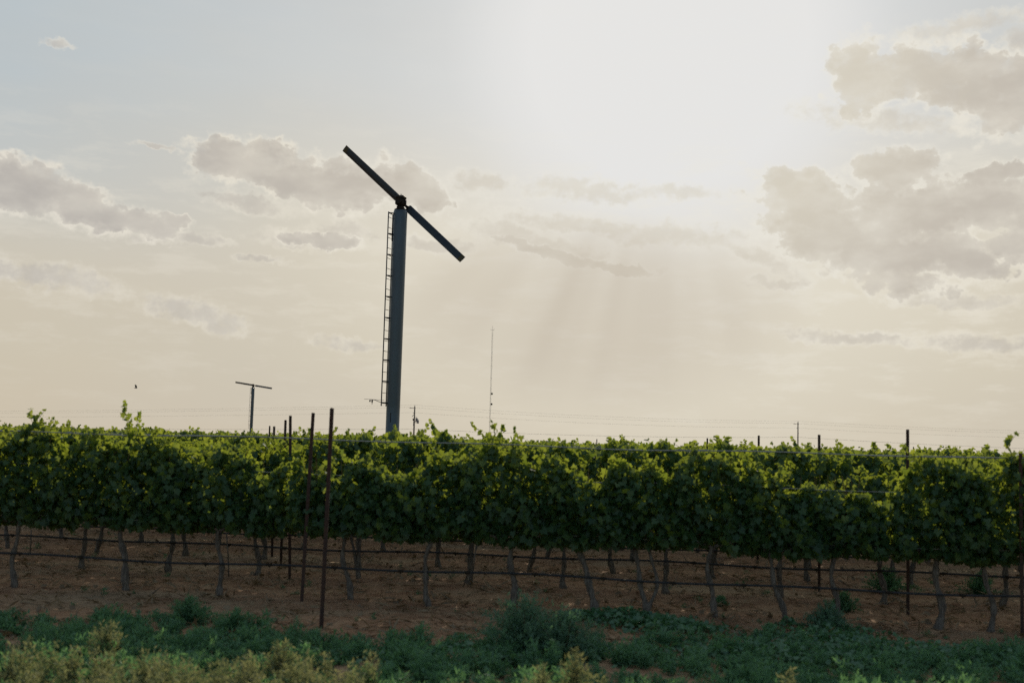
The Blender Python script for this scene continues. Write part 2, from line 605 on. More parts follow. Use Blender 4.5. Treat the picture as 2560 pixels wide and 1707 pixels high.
def foliage(x0, x1, top, bottom, n, tpl, size=(.085, .135), shoots=None, thick=.17, dens_top=1.0):
    """leaves of one vine, in its own frame: x along the row"""
    k = n * 2
    x = rng.uniform(x0, x1, k)
    tp = top(x); bt = bottom(x)
    u = rng.random(k) ** .9
    z = bt + (tp - bt) * u
    # clumped: keep leaves near random shoot lines
    line = np.sin(x * 23 + 3 * np.sin(z * 5)) * .5 + .5
    keep = rng.random(k) < (.45 + .55 * line)
    x, z, u = x[keep][:n], z[keep][:n], u[keep][:n]
    n = len(x)
    prof = thick * (.55 + .6 * np.sin(np.clip(u, 0, 1) * math.pi) ** .6) * (1 + .35 * np.sin(x * 9 + z * 7))
    y = rng.normal(0, 1, n) * prof * .75
    pos = np.stack([x, y, z], 1)
    out = np.stack([rng.normal(0, .5, n), np.sign(y) * rng.uniform(.2, 1.1, n), rng.normal(.25, .55, n)], 1)
    tip = np.stack([rng.normal(0, .6, n), np.sign(y) * .3 + rng.normal(0, .4, n), -.7 + rng.normal(0, .5, n)], 1)
    sz = rng.uniform(size[0], size[1], n) * (1 - .25 * u)
    V, F = scatter(tpl, pos, out, tip, sz)
    T = np.repeat(np.clip(rng.normal(.42, .24, n) + .15 * u, 0, 1), len(tpl[0]))
    parts = [(V, F, T)]
    stems = Geo()
    for (sx, sz0, ln, lean) in (shoots or []):
        m = max(4, int(ln / .035))
        t = np.linspace(0, 1, m)
        cx = sx + lean * t * ln + .04 * np.sin(t * 5 + sx * 9)
        cy = rng.normal(0, .06) + rng.normal(0, .15) * t * ln
        cz = sz0 + ln * t - .25 * ln * max(0, abs(lean) - .3) * t ** 2
        P = np.stack([cx, cy + 0 * t, cz], 1)
        stems.tube(P, .004 * (1 - .6 * t), 4, False)
        for rep in range(2):
            a = rng.uniform(0, 6.28, m)
            off = np.stack([np.cos(a), np.sin(a), rng.normal(0, .3, m)], 1) * .045 * (1.2 - t[:, None])
            nr = np.stack([rng.normal(0, .7, m), rng.normal(0, 1, m), rng.normal(.3, .5, m)], 1)
            tp_ = off * 14 + np.stack([0 * t, 0 * t, -.2 + .5 * t], 1) + rng.normal(0, .2, (m, 3))
            V, F = scatter(tpl, P + off, nr, tp_, (.105 - .055 * t) * rng.uniform(.75, 1.15, m))
            parts.append((V, F, np.repeat(np.clip(rng.normal(.6, .2, m) + .15 * t, 0, 1), len(tpl[0]))))
    return join(parts), stems


def trunk_geo(lean=.0, bend=.04, r=.032, h=.80, double=False, seed=0):
    g = Geo(); rr = random.Random(seed)
    for q in range(2 if double else 1):
        t = np.linspace(0, 1, 22)
        sgn = (1 if q == 0 else -1)
        xx = lean * (t - 0) + bend * np.sin(t * 4.2 + rr.random() * 3) * sgn - bend * math.sin(rr.random()) * 0 + (q * .05 * np.sin(t * 3)) + .012 * np.sin(t * 11 + rr.random() * 6)
        yy = .03 * np.sin(t * 3 + rr.random() * 6)
        yy -= yy[0]; xx -= xx[0]
        rad = r * (1.35 - .55 * t + .5 * np.exp(-t * 14)) * (1 + .2 * np.sin(t * 17 + rr.random() * 6) + .12 * np.sin(t * 41 + rr.random() * 6)) * (1 if q == 0 else .7)
        g.tube(np.stack([xx, yy, t * h - .03], 1), rad, 9)
        end = (xx[-1], yy[-1], h - .03)
    return g, end


def cordon_geo(end, half):
    g = Geo()
    for s in (-1, 1):
        t = np.linspace(0, 1, 9)
        g.tube(np.stack([end[0] + (s * half - end[0]) * t, end[1] * (1 - t) + .02 * np.sin(t * 9), end[2] - .03 + .09 * np.sin(t * 1.5) + .012 * np.sin(t * 14)], 1), .021 - .009 * t, 7)
    return g


def canes_geo(half, n, top):
    g = Geo()
    for i in range(n):
        x = random.uniform(-half, half); l = top - .85
        t = np.linspace(0, 1, 6)
        g.tube(np.stack([x + random.gauss(0, .12) * t, random.gauss(0, .08) * t + .03 * np.sin(t * 4), .82 + l * t], 1), .0055 - .003 * t, 5, False)
    return g


def vine(name, label, loc, rz, half, top, bottom, nleaf, tpl, shoots, tr, group, size=(.085, .135), canes=7):
    v = thing(name, label, 'grapevine', loc, rz, group)
    g, end = trunk_geo(**tr)
    obj('trunk', g.mesh('trunk', 'bark', True), v)
    obj('cordon', cordon_geo(end, half).mesh('cordon', 'bark', True), v)
    if canes:
        obj('canes', canes_geo(half, canes, 1.6).mesh('canes', 'cane', True), v, kind='stuff')
    (V, F, T), stems = foliage(-half - .1, half + .1, top, bottom, nleaf, tpl, size, shoots)
    f = obj('foliage', mesh_from('foliage', V, F, 'vine_leaf', T), v, kind='stuff')
    if shoots:
        obj('shoots', stems.mesh('shoots', 'cane'), v, kind='stuff')
    return v


# front row: trunk foot as seen in the photograph, one entry per vine:
# px of foot, lean at the top (m), double trunk, canopy height, shoots (dx, height, lean), words
FRONT = [
    (-420, .03, 0, 1.84, [(.1, .15, 0)], 'front row grapevine just beyond the left edge of the view'),
    (-160, -.03, 0, 1.90, [(0, .2, .1)], 'front row grapevine at the left edge with its canopy running into view'),
    (40, .02, 0, 1.88, [(-.2, .16, .0), (.1, .18, .2), (.35, .14, .6)], 'leftmost front row grapevine with dark split foot under tall leafy crown'),
    (318, -.03, 0, 1.80, [(-.02, .44, -.12), (.03, .36, .15), (.10, .22, .6)], 'front row grapevine with straight pale trunk and one tall curling shoot'),
    (550, .06, 0, 1.68, [(-.3, .16, .1), (.25, .12, .2)], 'front row grapevine with crooked trunk bending right, left of the posts'),
    (880, -.07, 0, 1.54, [(-.3, .14, .1)], 'front row grapevine with trunk leaning left, just right of the tallest post'),
    (1075, .05, 0, 1.66, [(.1, .14, -.2)], 'front row grapevine with thin dark trunk below the wind machine tower'),
    (1282, .05, 0, 1.92, [(-.25, .2, -.1), (-.05, .17, .2), (.2, .12, .3)], 'front row grapevine with thick pale trunk and the bushiest crown mid picture'),
    (1488, -.12, 0, 1.60, [(.2, .12, .1)], 'front row grapevine whose trunk leans hard to the left above the hose'),
    (1618, -.03, 1, 1.68, [(0, .14, 0)], 'front row grapevine with two twisted trunks side by side'),
    (1790, .0, 0, 1.84, [(-.1, .15, .2), (.2, .16, -.1)], 'front row grapevine with straight upright trunk and green sprouts at its foot'),
    (1962, -.09, 0, 1.68, [(-.1, .12, .1)], 'front row grapevine with slender trunk leaning left, beside the round grey weed'),
    (2095, .02, 0, 1.38, [(.1, .1, .3)], 'low front row grapevine behind the round grey weed on the right'),
    (2345, .06, 0, 1.84, [(-.28, .2, .2), (-.22, .1, .5)], 'front row grapevine with pale trunk just right of the slim right post'),
    (2475, -.02, 0, 1.88, [(-.1, .2, -.5), (.2, .15, .1)], 'rightmost front row grapevine with dark narrow trunk'),
    (2720, .03, 0, 1.90, [(0, .15, 0)], 'front row grapevine at the right edge with its canopy reaching into view'),
    (2980, -.03, 0, 1.86, [(0, .15, 0)], 'front row grapevine just beyond the right edge of the view'),
]


def row_hit(px, n):
    d = ray(px, 1420)
    # intersection of the view ray with row n on plan
    k = d.x / d.y
    y = (ROW0 + DROW * n) / (1 - SLOPE * k)
    return k * y, y


fx = [row_hit(f[0], 0)[0] for f in FRONT]
for i, (px, lean, dbl, top, sh, lab) in enumerate(FRONT):
    x = fx[i]; y = row_y(0, x)
    lo = (x - fx[i - 1]) / 2 if i else .65
    hi = (fx[i + 1] - x) / 2 if i < len(FRONT) - 1 else .65
    half = max((lo + hi) / 2, .35)
    tn = fx[i + 1] - x if i < len(FRONT) - 1 else 1
    tl = FRONT[i - 1][3] if i else top
    tr_ = FRONT[i + 1][3] if i < len(FRONT) - 1 else top
    cxo = (hi - lo) / 2
    ph = random.random() * 6

    def topf(q, top=top, tl=tl, tr_=tr_, lo=lo, hi=hi, ph=ph):
        w = np.where(q < 0, -q / lo, q / hi) * .5
        b = np.where(q < 0, tl, tr_)
        w = np.clip(w, 0, .6) ** 1.0
        return top * (1 - w) + b * w - .13 + .10 * np.sin(q * 7 + ph) + .055 * np.sin(q * 17 + ph * 2)

    def botf(q, ph=ph):
        return .73 + .02 * np.sin(q * 6 + ph) + 0 * q
    shoots = [(dx * 1.0, float(topf(np.array([dx]))[0]) - .10, l * 1.35 + .10, ln) for dx, l, ln in sh]
    for _ in range(int(9 * half / .6) + 1):
        q_ = random.uniform(-half, half)
        shoots.append((q_, float(topf(np.array([q_]))[0]) - .14, random.choice((.12, .16, .2, .24, .34)), random.uniform(-.9, .9)))
    # shoots that hang down from the canopy are leaves near the lower rim
    v = vine('grapevine', lab, (x, y, float(ground_z(x, y))), ROW_RZ, half, topf, botf, int(3300 * (lo + hi) / 1.3), GRAPE,
             shoots, dict(lean=lean, bend=.045, r=.034 if px in (318, 1282, 1488, 2345) else .026, double=bool(dbl), seed=i), 'grapevines in the front row', (.055, .100), canes=8)

# rows behind: a few prototypes copied along each row
protos = []
for k in range(7):
    ph = random.random() * 6; hgt = (1.64, 1.72, 1.60, 1.73, 1.58, 1.75, 1.68)[k]

    def topf(q, ph=ph, hgt=hgt):
        return hgt + .055 * np.sin(q * 8 + ph) + .035 * np.sin(q * 19 + ph)

    def botf(q, ph=ph):
        return .75 + .02 * np.sin(q * 7 + ph)
    sh = [(random.uniform(-.65, .65), hgt - .12, random.choice((.12, .16, .2, .26, .34)), random.uniform(-.9, .9)) for _ in range(10)]
    p = vine('grapevine', 'prototype', (0, 0, 0), 0, .68, topf, botf, 2200, GRAPE_LOW, sh,
             dict(lean=random.uniform(-.08, .08), bend=.03, r=.027, double=(k == 3), seed=40 + k), 'grapevines in the rows behind', (.065, .11), canes=5)
    protos.append(p)

ORD = ['front', 'second', 'third', 'fourth', 'fifth']


def place_word(px):
    marks = [(-9999, 'beyond the left edge of the view'), (20, 'at the far left of the picture'), (170, 'between the far left and the curling shoot'), (330, 'behind the vine with the tall curling shoot'),
             (480, 'left of the small far wind machine'), (640, 'under the small far wind machine'), (760, 'behind the three tall posts at left'), (880, 'just right of the tallest post'),
             (1000, 'below the large wind machine'), (1120, 'between the large wind machine and the radio mast'), (1230, 'below the radio mast'), (1400, 'right of the radio mast'),
             (1560, 'behind the vine with two twisted trunks'), (1700, 'left of the straight upright trunk'), (1860, 'right of the straight upright trunk'), (1990, 'below the thin far utility pole'),
             (2120, 'behind the low vine at right'), (2270, 'behind the slim right post'), (2400, 'right of the slim right post'), (2530, 'at the far right of the picture'), (2640, 'beyond the right edge of the view')]
    best = min(marks[1:], key=lambda m: abs(m[0] - px))
    if px < -40:
        best = marks[0]
    return best[1]


used = [False] * 7
count = 0
LAST_ROW = 13
for n in range(1, LAST_ROW + 1):
    span = (ROW0 + DROW * n) * .465 + .6
    x = -span + random.uniform(0, .8)
    q = 0
    while x < span:
        y = row_y(n, x)
        k = random.randrange(7)
        px = 1280 + F_PX * x / y
        if n <= 4:
            lab = 'grapevine in the %s row, %s' % (ORD[n], place_word(px))
        elif n <= 8:
            lab = 'grapevine in the middle rows showing only its leafy top above nearer vines'
        else:
            lab = 'grapevine in the far rows, a small leafy top against the sky'
        grp = 'grapevines in the %s row' % ORD[n] if n <= 4 else ('grapevines in the middle rows' if n <= 8 else 'grapevines in the far rows')
        sz = random.uniform(.97, 1.05)
        if random.random() < .10:
            sz *= .9
        elif random.random() < .09 and n < 9:
            sz *= 1.07
        flip = math.pi if random.random() < .5 else 0
        sc = (random.uniform(.95, 1.12), 1, sz)
        if not used[k]:
            p = protos[k]; used[k] = True
            p.location = (x, y, float(ground_z(x, y))); p.rotation_euler = (0, 0, ROW_RZ + flip); p.scale = sc
            p['label'] = lab; p['group'] = grp
        else:
            copy_tree(protos[k], (x, y, float(ground_z(x, y))), ROW_RZ + flip, lab, sc, grp)
        count += 1
        x += random.uniform(1.2, 1.45)
print('vines behind', count)

# the rest of the vineyard: rows that read as one mass
parts = []
n = LAST_ROW + 1
d = ROW0 + DROW * n
while d < 330:
    span = d * .5 + 2
    per = 110 if d < 60 else (60 if d < 110 else 30)
    m = int(span * 2 * per)
    x = rng.uniform(-span, span, m)
    tp = 1.735 + .09 * np.sin(x * 4.3 + d) + .07 * np.sin(x * 1.7 + d * 3) + .06 * np.sin(x * 11 + d * 2) + .04 * np.sin(x * .31 + d)
    tp = tp + (rng.random(m) < .05) * rng.random(m) * .22
    z = tp - rng.random(m) ** 1.5 * (.85 if d < 60 else .5)
    y = d + SLOPE * x + rng.normal(0, .16, m)
    pos = np.stack([x, y, z], 1)
    nr = rng.normal(0, 1, (m, 3)) + np.array([0, 0, .3])
    tip = rng.normal(0, 1, (m, 3)) + np.array([0, 0, -.5])
    sz = rng.uniform(.11, .16, m) * (1 if d < 60 else (1.35 if d < 110 else 2.0))
    tpl = GRAPE_LOW if d < 60 else BLADE
    V, F = scatter(tpl, pos, nr, tip, sz, 1.0)
    parts.append((V, F, np.repeat(np.clip(rng.normal(.5, .25, m), 0, 1), len(tpl[0]))))
    d += DROW if d < 60 else (DROW * 2 if d < 110 else DROW * 8)
V, F, T = join(parts)
obj('distant_vines', mesh_from('distant_vines', V, F, 'vine_leaf', T), kind='stuff',
    label='far vineyard rows merging into one green band on the horizon', category='vines')

# ------------------------------------------------------------------ steel posts
def post_mesh(h, w=.036):
    g = Geo()
    V = []; th = .0035
    prof = [(-w / 2, 0), (w / 2, 0), (w / 2, th), (th, th), (th, w * .75), (-th, w * .75), (-th, th), (-w / 2, th)]
    for z in (-.02, h):
        V += [(a, b, z) for a, b in prof]
    F = [(j, (j + 1) % 8, 8 + (j + 1) % 8, 8 + j) for j in range(8)]
    F += [(0, 7, 6, 3), (0, 3, 2, 1), (3, 6, 5, 4), (8, 11, 14, 15), (8, 9, 10, 11), (11, 12, 13, 14)]
    g.add(np.array(V), np.array(F))
    for i in range(int(h / .054)):
        g.box((0, -.004, .06 + i * .054), (.012, .0075, .012))
    return g.mesh('trellis_post', 'rust_steel')


PW = 'steel posts standing in the vine rows'
posts = []
LEAN = {754: .018, 724: -.04, 702: -.012, 680: -.03}
for (px, py, h, w, label) in [
    (803, 1570, 2.11, .040, 'nearest and tallest rusty steel post, standing before the front row'),
    (754, 1508, 2.08, .038, 'second rusty steel post from the front, just left of the tallest'),
    (724, 1445, 2.12, .038, 'third rusty steel post from the front, left of the second'),
    (702, 1411, 2.06, .036, 'fourth rusty steel post from the front, just left of the third'),
    (680, 1392, 1.98, .036, 'fifth rusty steel post in the left line, small behind the vines'),
    (2270, 1537, 2.10, .036, 'slim dark steel post rising highest above the vines at right'),
    (2048, 1478, 2.05, .036, 'dark steel post in the second row, right of the far utility pole'),
    (2556, 1585, 1.86, .036, 'dark steel post at the right edge, its top lost in leaves'),
]:
    p = on_ground(px, py)
    o = obj('trellis_post', post_mesh(h, w), loc=(p.x, p.y, float(ground_z(p.x, p.y))), label=label, category='post', group=PW)
    o.rotation_euler = (random.gauss(0, .004), LEAN.get(px, random.gauss(0, .004)), random.uniform(-.1, .1))
pm = post_mesh(2.06, .036)
for (px, depth, lab) in [(1896, 18.8, 'short dark post top showing left of the far utility pole'),
                         (1767, 26.0, 'small post top behind the vines, second to the left of the far utility pole'),
                         (1490, 42.0, 'tiny post top in the far rows, between the radio mast and the far utility pole'),
                         (668, 26.0, 'small post top under the blade of the far wind machine'),
                         (648, 30.0, 'tiny post foot seen beneath the vines under the far wind machine'),
                         (1712, 22.0, 'thin post seen beneath the canopy near the middle right'),
                         (2284, 36.0, 'tiny post top just right of the slim right post'),
                         (262, 18.8, 'thin post seen beneath the canopy at far left'),
                         (1110, 22.5, 'thin post seen beneath the canopy below the radio mast')]:
    p = at_depth(px, 1200, depth)
    o = obj('trellis_post', pm, loc=(p.x, p.y, 0), label=lab, category='post', group=PW)
    o.rotation_euler = (0, 0, random.uniform(-.3, .3))
    if 'beneath' in lab:
        o.scale = (1, 1, .84)

# thin stakes leaning beside vines
for (x0, y0, x1, y1, lab) in [(1155, 1468, 1200, 1345, 'thin wooden stake leaning right beneath the canopy below the radio mast'),
                              (1175, 1472, 1192, 1350, 'thin wooden stake beside the leaning one below the radio mast'),
                              (572, 1440, 566, 1330, 'thin wooden stake left of the posts under the front row'),
                              (75, 1382, 78, 1325, 'short wooden stake at the far left beneath the canopy')]:
    a = on_ground(x0, y0)
    b = at_depth(x1, y1, a.y)
    g = Geo().tube([a - Vector((0, 0, .03)), a.lerp(b, .5) + Vector((.006, 0, 0)), b], [.010, .009, .008], 6)
    obj('stake', g.mesh('stake', 'bark', True), label=lab, category='stake')

# ------------------------------------------------------------------ wires and drip hoses
def row_line(n, z, r, sag, seed, span, step=.35, seg=5):
    rr = random.Random(seed)
    xs_ = np.arange(-span, span, step)
    ph = rr.random() * 6
    zz = z + sag * np.sin(xs_ * 2.2 + ph) + sag * .7 * np.sin(xs_ * .9 + ph * 2)
    ys_ = row_y(n, xs_) + .02 * np.sin(xs_ * .8 + ph) - .05
    return Geo().tube(np.stack([xs_, ys_, zz], 1), r, seg), xs_, ys_, zz


em_g = Geo()
em_g.tube([(-.035, 0, 0), (-.015, 0, 0), (.015, 0, 0), (.035, 0, 0)], [.013, .017, .017, .013], 8).box((0, 0, -.02), (.014, .014, .02))
em_me = em_g.mesh('emitter', 'dark_iron', True)
for n in range(0, 7):
    nm = (ORD + ['sixth', 'seventh'])[n]
    span = (ROW0 + DROW * n) * .5 + 2
    g, hx, hy, hz = row_line(n, .385 if n else .37, .0125, .012, 100 + n, span, .25, 8)
    t = thing('drip_hose', 'black drip irrigation hose strung along the %s vine row' % nm, 'hose', (0, 0, 0), 0, 'drip hoses along the vine rows')
    obj('hose_line', g.mesh('hose_line', 'hose', True), t)
    if n < 3:
        for j in range(2, len(hx) - 2, 3):
            e = obj('emitter', em_me, t, (hx[j], hy[j], hz[j]))
            e.rotation_euler = (0, 0, ROW_RZ)
for n in range(0, 5):
    nm = ORD[n]
    span = (ROW0 + DROW * n) * .5 + 2
    for z, word in ((1.80, 'top'), (1.42, 'middle'), (.83, 'lowest')):
        g, *_ = row_line(n, z, (.004 if n else .0065) if z > 1.5 else .0035, .01, 200 + n * 5 + int(z * 10), span, .5, 5)
        obj('trellis_wire', g.mesh('trellis_wire', 'wire', True), label='%s trellis wire strung along the %s vine row' % (word, nm), category='wire', group='trellis wires of the vine rows')

# ------------------------------------------------------------------ wind machines
def wind_machine(label, base, px_per, head_z, rot_deg, yaw_deg, blade_len=3.05, lad_ang=0.0, tower_r=.25, arm=True):
    t = thing('wind_machine', label, 'wind machine', base, 0, 'wind machines above the vineyard')
    H = head_z - base[2]
    g = Geo()
    zz = np.array([0, .12, .1201, H * .3, H * .6, H - .12, H - .04, H])
    rr = np.array([.34, .34, tower_r * .97, tower_r * .98, tower_r, tower_r * 1.02, tower_r * .98, tower_r * .86])
    g.tube(np.stack([0 * zz, 0 * zz, zz], 1), rr, 40)
    obj('tower', g.mesh('tower', 'tower_paint', True), t)
    g = Geo()
    g.tube([(0, 0, H), (0, 0, H + .03), (0, 0, H + .031), (0, 0, H + .06)], [tower_r * .9, tower_r * .9, tower_r * .7, tower_r * .7], 32)
    obj('cap_plate', g.mesh('cap_plate', 'dark_iron'), t)
    # slot door low on the tower
    if arm:
        g = Geo().box((-.06, -tower_r * .985, 2.62), (.022, .02, .34), bevel=.005)
        obj('slot_cover', g.mesh('slot_cover', 'dark_iron'), t)
    # gearbox
    yaw = R(yaw_deg)
    axd = Vector((math.sin(yaw), math.cos(yaw), 0))     # shaft direction (away from the camera)
    side = Vector((math.cos(yaw), -math.sin(yaw), 0))
    rz = Matrix.Rotation(-yaw, 4, 'Z')
    g = Geo()
    c = Vector((0, 0, H + .06))
    g.box(c + Vector((0, 0, .04)), (.22, .3, .08), rz, .02)
    g.box(c + Vector((0, 0, .22)), (.30, .40, .26), rz, .05)
    g.box(c + Vector((0, 0, .40)), (.33, .36, .14), rz, .04)
    for k in range(6):
        a = k * math.pi / 3
        g.tube([c + side * (.12 * math.cos(a)) + Vector((0, 0, .22 + .12 * math.sin(a))) - axd * .23, c + side * (.12 * math.cos(a)) + Vector((0, 0, .22 + .12 * math.sin(a))) - axd * .18], .018, 6)
    g.tube([c + Vector((0, 0, .24)) - axd * .20, c + Vector((0, 0, .24)) - axd * .27], .10, 16)
    for s_ in (-1, 1):
        g.box(c + side * (s_ * .17) + Vector((0, 0, .24)), (.05, .16, .16), rz, .01)
    gb = obj('gearbox', g.mesh('gearbox', 'dark_iron'), t)
    g = Geo()
    th = np.linspace(0, 2 * math.pi, 13)
    g.tube([(c.x + .03 * math.cos(a), c.y, c.z + .505 + .03 * math.sin(a)) for a in th], .009, 6, False)
    obj('lifting_eye', g.mesh('lifting_eye', 'dark_iron', True), gb)
    # rotor on the far side of the gearbox, shaft tilted slightly down
    hub = c + Vector((-.06, 0, .29)) + axd * .36
    g = Geo()
    g.tube([c + Vector((0, 0, .24)) + axd * .18, hub - axd * .06], [.07, .06], 14)
    g.tube([hub - axd * .07, hub + axd * .05], .11, 18)
    g.tube([hub + axd * .05, hub + axd * .09], .05, 12)
    a = R(rot_deg)
    bd = side * math.cos(a) + Vector((0, 0, -math.sin(a)))   # along the blade
    cd = bd.cross(axd)                                       # chord direction
    g.tube([hub - bd * .32, hub + bd * .32], .05, 10)
    obj('hub', g.mesh('hub', 'dark_iron', True), t)
    for s_ in (-1, 1):
        d_ = bd * s_
        pitch = R(13)
        ch = (cd * math.cos(pitch) + axd * (s_ * math.sin(pitch)))
        nn = ch.cross(d_).normalized()

        def section(dist, half_c, thick):
            o = hub + d_ * dist
            pr = [(-1, 0), (-.7, .55), (-.2, 1), (.4, .7), (1, 0.05), (1, -.05), (.4, -.3), (-.2, -.5), (-.7, -.35)]
            return [tuple(o + ch * (half_c * p) + nn * (thick * q)) for p, q in pr]
        L = blade_len

        def loft(rows, name, mat, parent):
            g = Geo(); k = 9
            V = [v_ for r_ in rows for v_ in r_]
            F = [(i * k + j, i * k + (j + 1) % k, (i + 1) * k + (j + 1) % k, (i + 1) * k + j) for i in range(len(rows) - 1) for j in range(k)]
            for e, sg in ((0, 1), ((len(rows) - 1) * k, -1)):
                V.append(tuple(np.mean(np.array(V[e:e + k]), 0)))
                F += [(len(V) - 1, e + (j if sg < 0 else (j + 1) % k), e + ((j + 1) % k if sg < 0 else j), e + ((j + 1) % k if sg < 0 else j)) for j in range(k)]
            g.add(np.array(V), np.array(F))
            return obj(name, g.mesh(name, mat), parent)
        bl = loft([section(q, hc, tk) for q, hc, tk in ((.27, .125, .03), (.31, .14, .028), (L * .6, .139, .022), (L - .17, .136, .018))], 'blade', 'blade_paint', t)
        loft([section(q, hc, tk) for q, hc, tk in ((L - .169, .1365, .018), (L, .136, .016))], 'blade_tip', 'blade_tip', bl)
        g = Geo()
        for q in (.26, .34, .42):
            for w in (-.05, .05):
                pt = hub + d_ * q + ch * w
                g.tube([pt - nn * .034, pt + nn * .038], .014, 6)
        obj('root_bolts', g.mesh('root_bolts', 'dark_iron'), bl, kind='stuff')
    # ladder on the left side, its plane nearly along the view
    def lp(u, z, off=0.0):   # u -.2 .. .2 across the ladder
        ca, sa = math.cos(lad_ang), math.sin(lad_ang)
        x, y = -.345 + u * .33 - off * .95, u * .95
        return Vector((x * ca - y * sa, x * sa + y * ca, z))
    z0, z1 = 3.02, H - .10
    lad = obj('ladder', None, t)
    lad.empty_display_size = .2
    for u in (-.2, .2):
        g = Geo().tube([lp(u, z0), lp(u, (z0 + z1) / 2), lp(u, z1)], .021, 8)
        obj('rail', g.mesh('rail', 'ladder_steel', True), lad)
    n_r = int((z1 - z0) / .375)
    g = Geo().tube([lp(-.2, 0), lp(.2, 0)], .010, 6)
    rung = g.mesh('rung', 'ladder_steel', True)
    for k in range(n_r + 1):
        obj('rung', rung, lad, (0, 0, z0 + .1 + k * .375))
    g = Geo()
    for u in (-.2, .2):
        a_, b_ = lp(u, 0), Vector((-tower_r * .93 * 1.0, u * .4, 0))
        g.tube([a_, b_], .018, 6)
    g.tube([lp(-.2, 0), lp(.2, 0)], .022, 6)
    br = g.mesh('bracket', 'ladder_steel', True)
    k = 0
    zz_ = z1 - .03
    while zz_ > z0:
        obj('bracket', br, lad, (0, 0, zz_)); zz_ -= .765
    # conduit beside the ladder at the top
    g = Geo().tube([(-tower_r * 1.06, -.05, H - .2), (-tower_r * 1.06, -.05, H - 1.15)], .022, 7)
    obj('conduit', g.mesh('conduit', 'ladder_steel', True), t)
    if arm:
        g = Geo()
        g.tube([lp(-.2, 3.14), lp(-.2, 3.14) + Vector((-.24, 0, .09)), lp(-.2, 3.14) + Vector((-.40, 0, .10))], .012, 6)
        g.tube([lp(-.2, 3.20) + Vector((-.62, 0, .05)), lp(-.2, 3.20) + Vector((.1, 0, .03))], .006, 5)
        g.box(lp(-.2, 3.14) + Vector((-.33, 0, .04)), (.05, .05, .09), None, .01)
        g.box(lp(-.2, 3.14) + Vector((-.41, 0, .05)), (.05, .04, .07), None, .01)
        g.tube([lp(-.2, 3.14) + Vector((-.33, 0, 0)), lp(-.2, 3.14) + Vector((-.33, 0, -.07))], .012, 6)
        obj('sensor_arm', g.mesh('sensor_arm', 'dark_iron'), t)
    return t


b = at_depth(980, 1100, 41.0)
top = at_depth(1003, 526, 41.0)
wind_machine('large wind machine with two long diagonal blades on a grey tower with ladder',
             (b.x, b.y, 0), 69, top.z, 42.0, 14, 3.20)
b2 = at_depth(627, 1090, 188.0)
t2 = at_depth(630, 968, 188.0)
wind_machine('small far wind machine with nearly level blades, left of the posts', (b2.x, b2.y, 0), 15, t2.z, 8.0, 8, 3.2, arm=False)

# ------------------------------------------------------------------ utility poles and lines
def utility_pole(label, px, py_top, depth, kit):
    p = at_depth(px, py_top, depth)
    t = thing('utility_pole', label, 'utility pole', (p.x, p.y, 0), 0, 'utility poles along the far line')
    h = p.z
    g = Geo().tube([(0, 0, 0), (0, 0, h * .5), (0, 0, h)], [.22, .19, .15], 12)
    obj('pole', g.mesh('pole', 'pole_wood', True), t)
    ins = []
    for s_, z in ((.0, h + .3), (-1.15, h - .35), (-.3, h - 1.7)):
        g = Geo()
        g.tube([(s_, 0, z - .22), (s_, 0, z - .08), (s_, 0, z - .04), (s_, 0, z)], [.05, .10, .07, .05], 8)
        obj('insulator', g.mesh('insulator', 'insulator', True), t)
        ins.append(Vector((p.x + s_, p.y, z)))
    g = Geo().box((-.55, -.16, h - .55), (1.6, .12, .12)).tube([(-1.15, 0, h - .62), (-1.15, 0, h - .5)], .03, 5)
    obj('crossarm', g.mesh('crossarm', 'pole_wood'), t)
    if kit:
        for (dx, z) in ((.55, h - 3.6), (.95, h - 4.0)):
            g = Geo().tube([(dx, 0, z - .5), (dx, 0, z - .46), (dx, 0, z + .36), (dx, 0, z + .42)], [.24, .27, .27, .2], 12)
            g.tube([(dx, 0, z + .42), (dx, 0, z + .75)], .06, 6)
            obj('transformer', g.mesh('transformer', 'insulator', True), t)
        g = Geo().tube([(0, 0, h - 2.9), (.6, 0, h - 3.0), (.95, 0, h - 3.5)], .05, 5).tube([(0, 0, h - 4.3), (.95, 0, h - 4.3)], .05, 5)
        g.tube([(-.1, 0, h - 2.3), (-.5, 0, h - 2.5), (-.6, 0, h - 2.8)], .07, 6).box((-.3, 0, h - 3.5), (.3, .2, .5)).tube([(-.2, 0, h - 5.2), (-.2, 0, h - 3.6)], .06, 5)
        obj('switchgear', g.mesh('switchgear', 'dark_iron'), t)
    return ins + [Vector((p.x, p.y, h - 6.0 if kit else h - 4.5))]


I1 = utility_pole('utility pole with transformers just right of the large wind machine', 1037, 1015, 300, True)
I2 = utility_pole('bare thin utility pole above the vines at right', 1995, 1055, 345, False)
dx = [Vector((0, 0, .3)), Vector((-1.15, 0, -.35)), Vector((-.3, 0, -1.7)), Vector((0, 0, -5.5))]
e0 = at_depth(-760, 1026, 500)
e3 = at_depth(3050, 1085, 330)
I0 = [e0 + Vector((q.x, 0, q.z)) for q in dx]
I3 = [e3 + Vector((q.x, 0, q.z)) for q in dx]
lname = ['topmost', 'second', 'third', 'lowest']
for i in range(4):
    pts = []
    for A, B, sg in ((I0[i], I1[i], 1.2), (I1[i], I2[i], 1.0), (I2[i], I3[i], 1.0)):
        for t_ in np.linspace(0, 1, 14)[(0 if not pts else 1):]:
            p = A.lerp(B, float(t_)); p.z -= 4 * sg * (1.0 if i != 3 else .8) * t_ * (1 - t_)
            pts.append(tuple(p))
    obj('power_line', Geo().tube(pts, .013 if i < 3 else .025, 5, False).mesh('power_line', 'cable', True),
        label='%s power line strung low across the whole horizon' % lname[i], category='power line', group='power lines on the far poles')

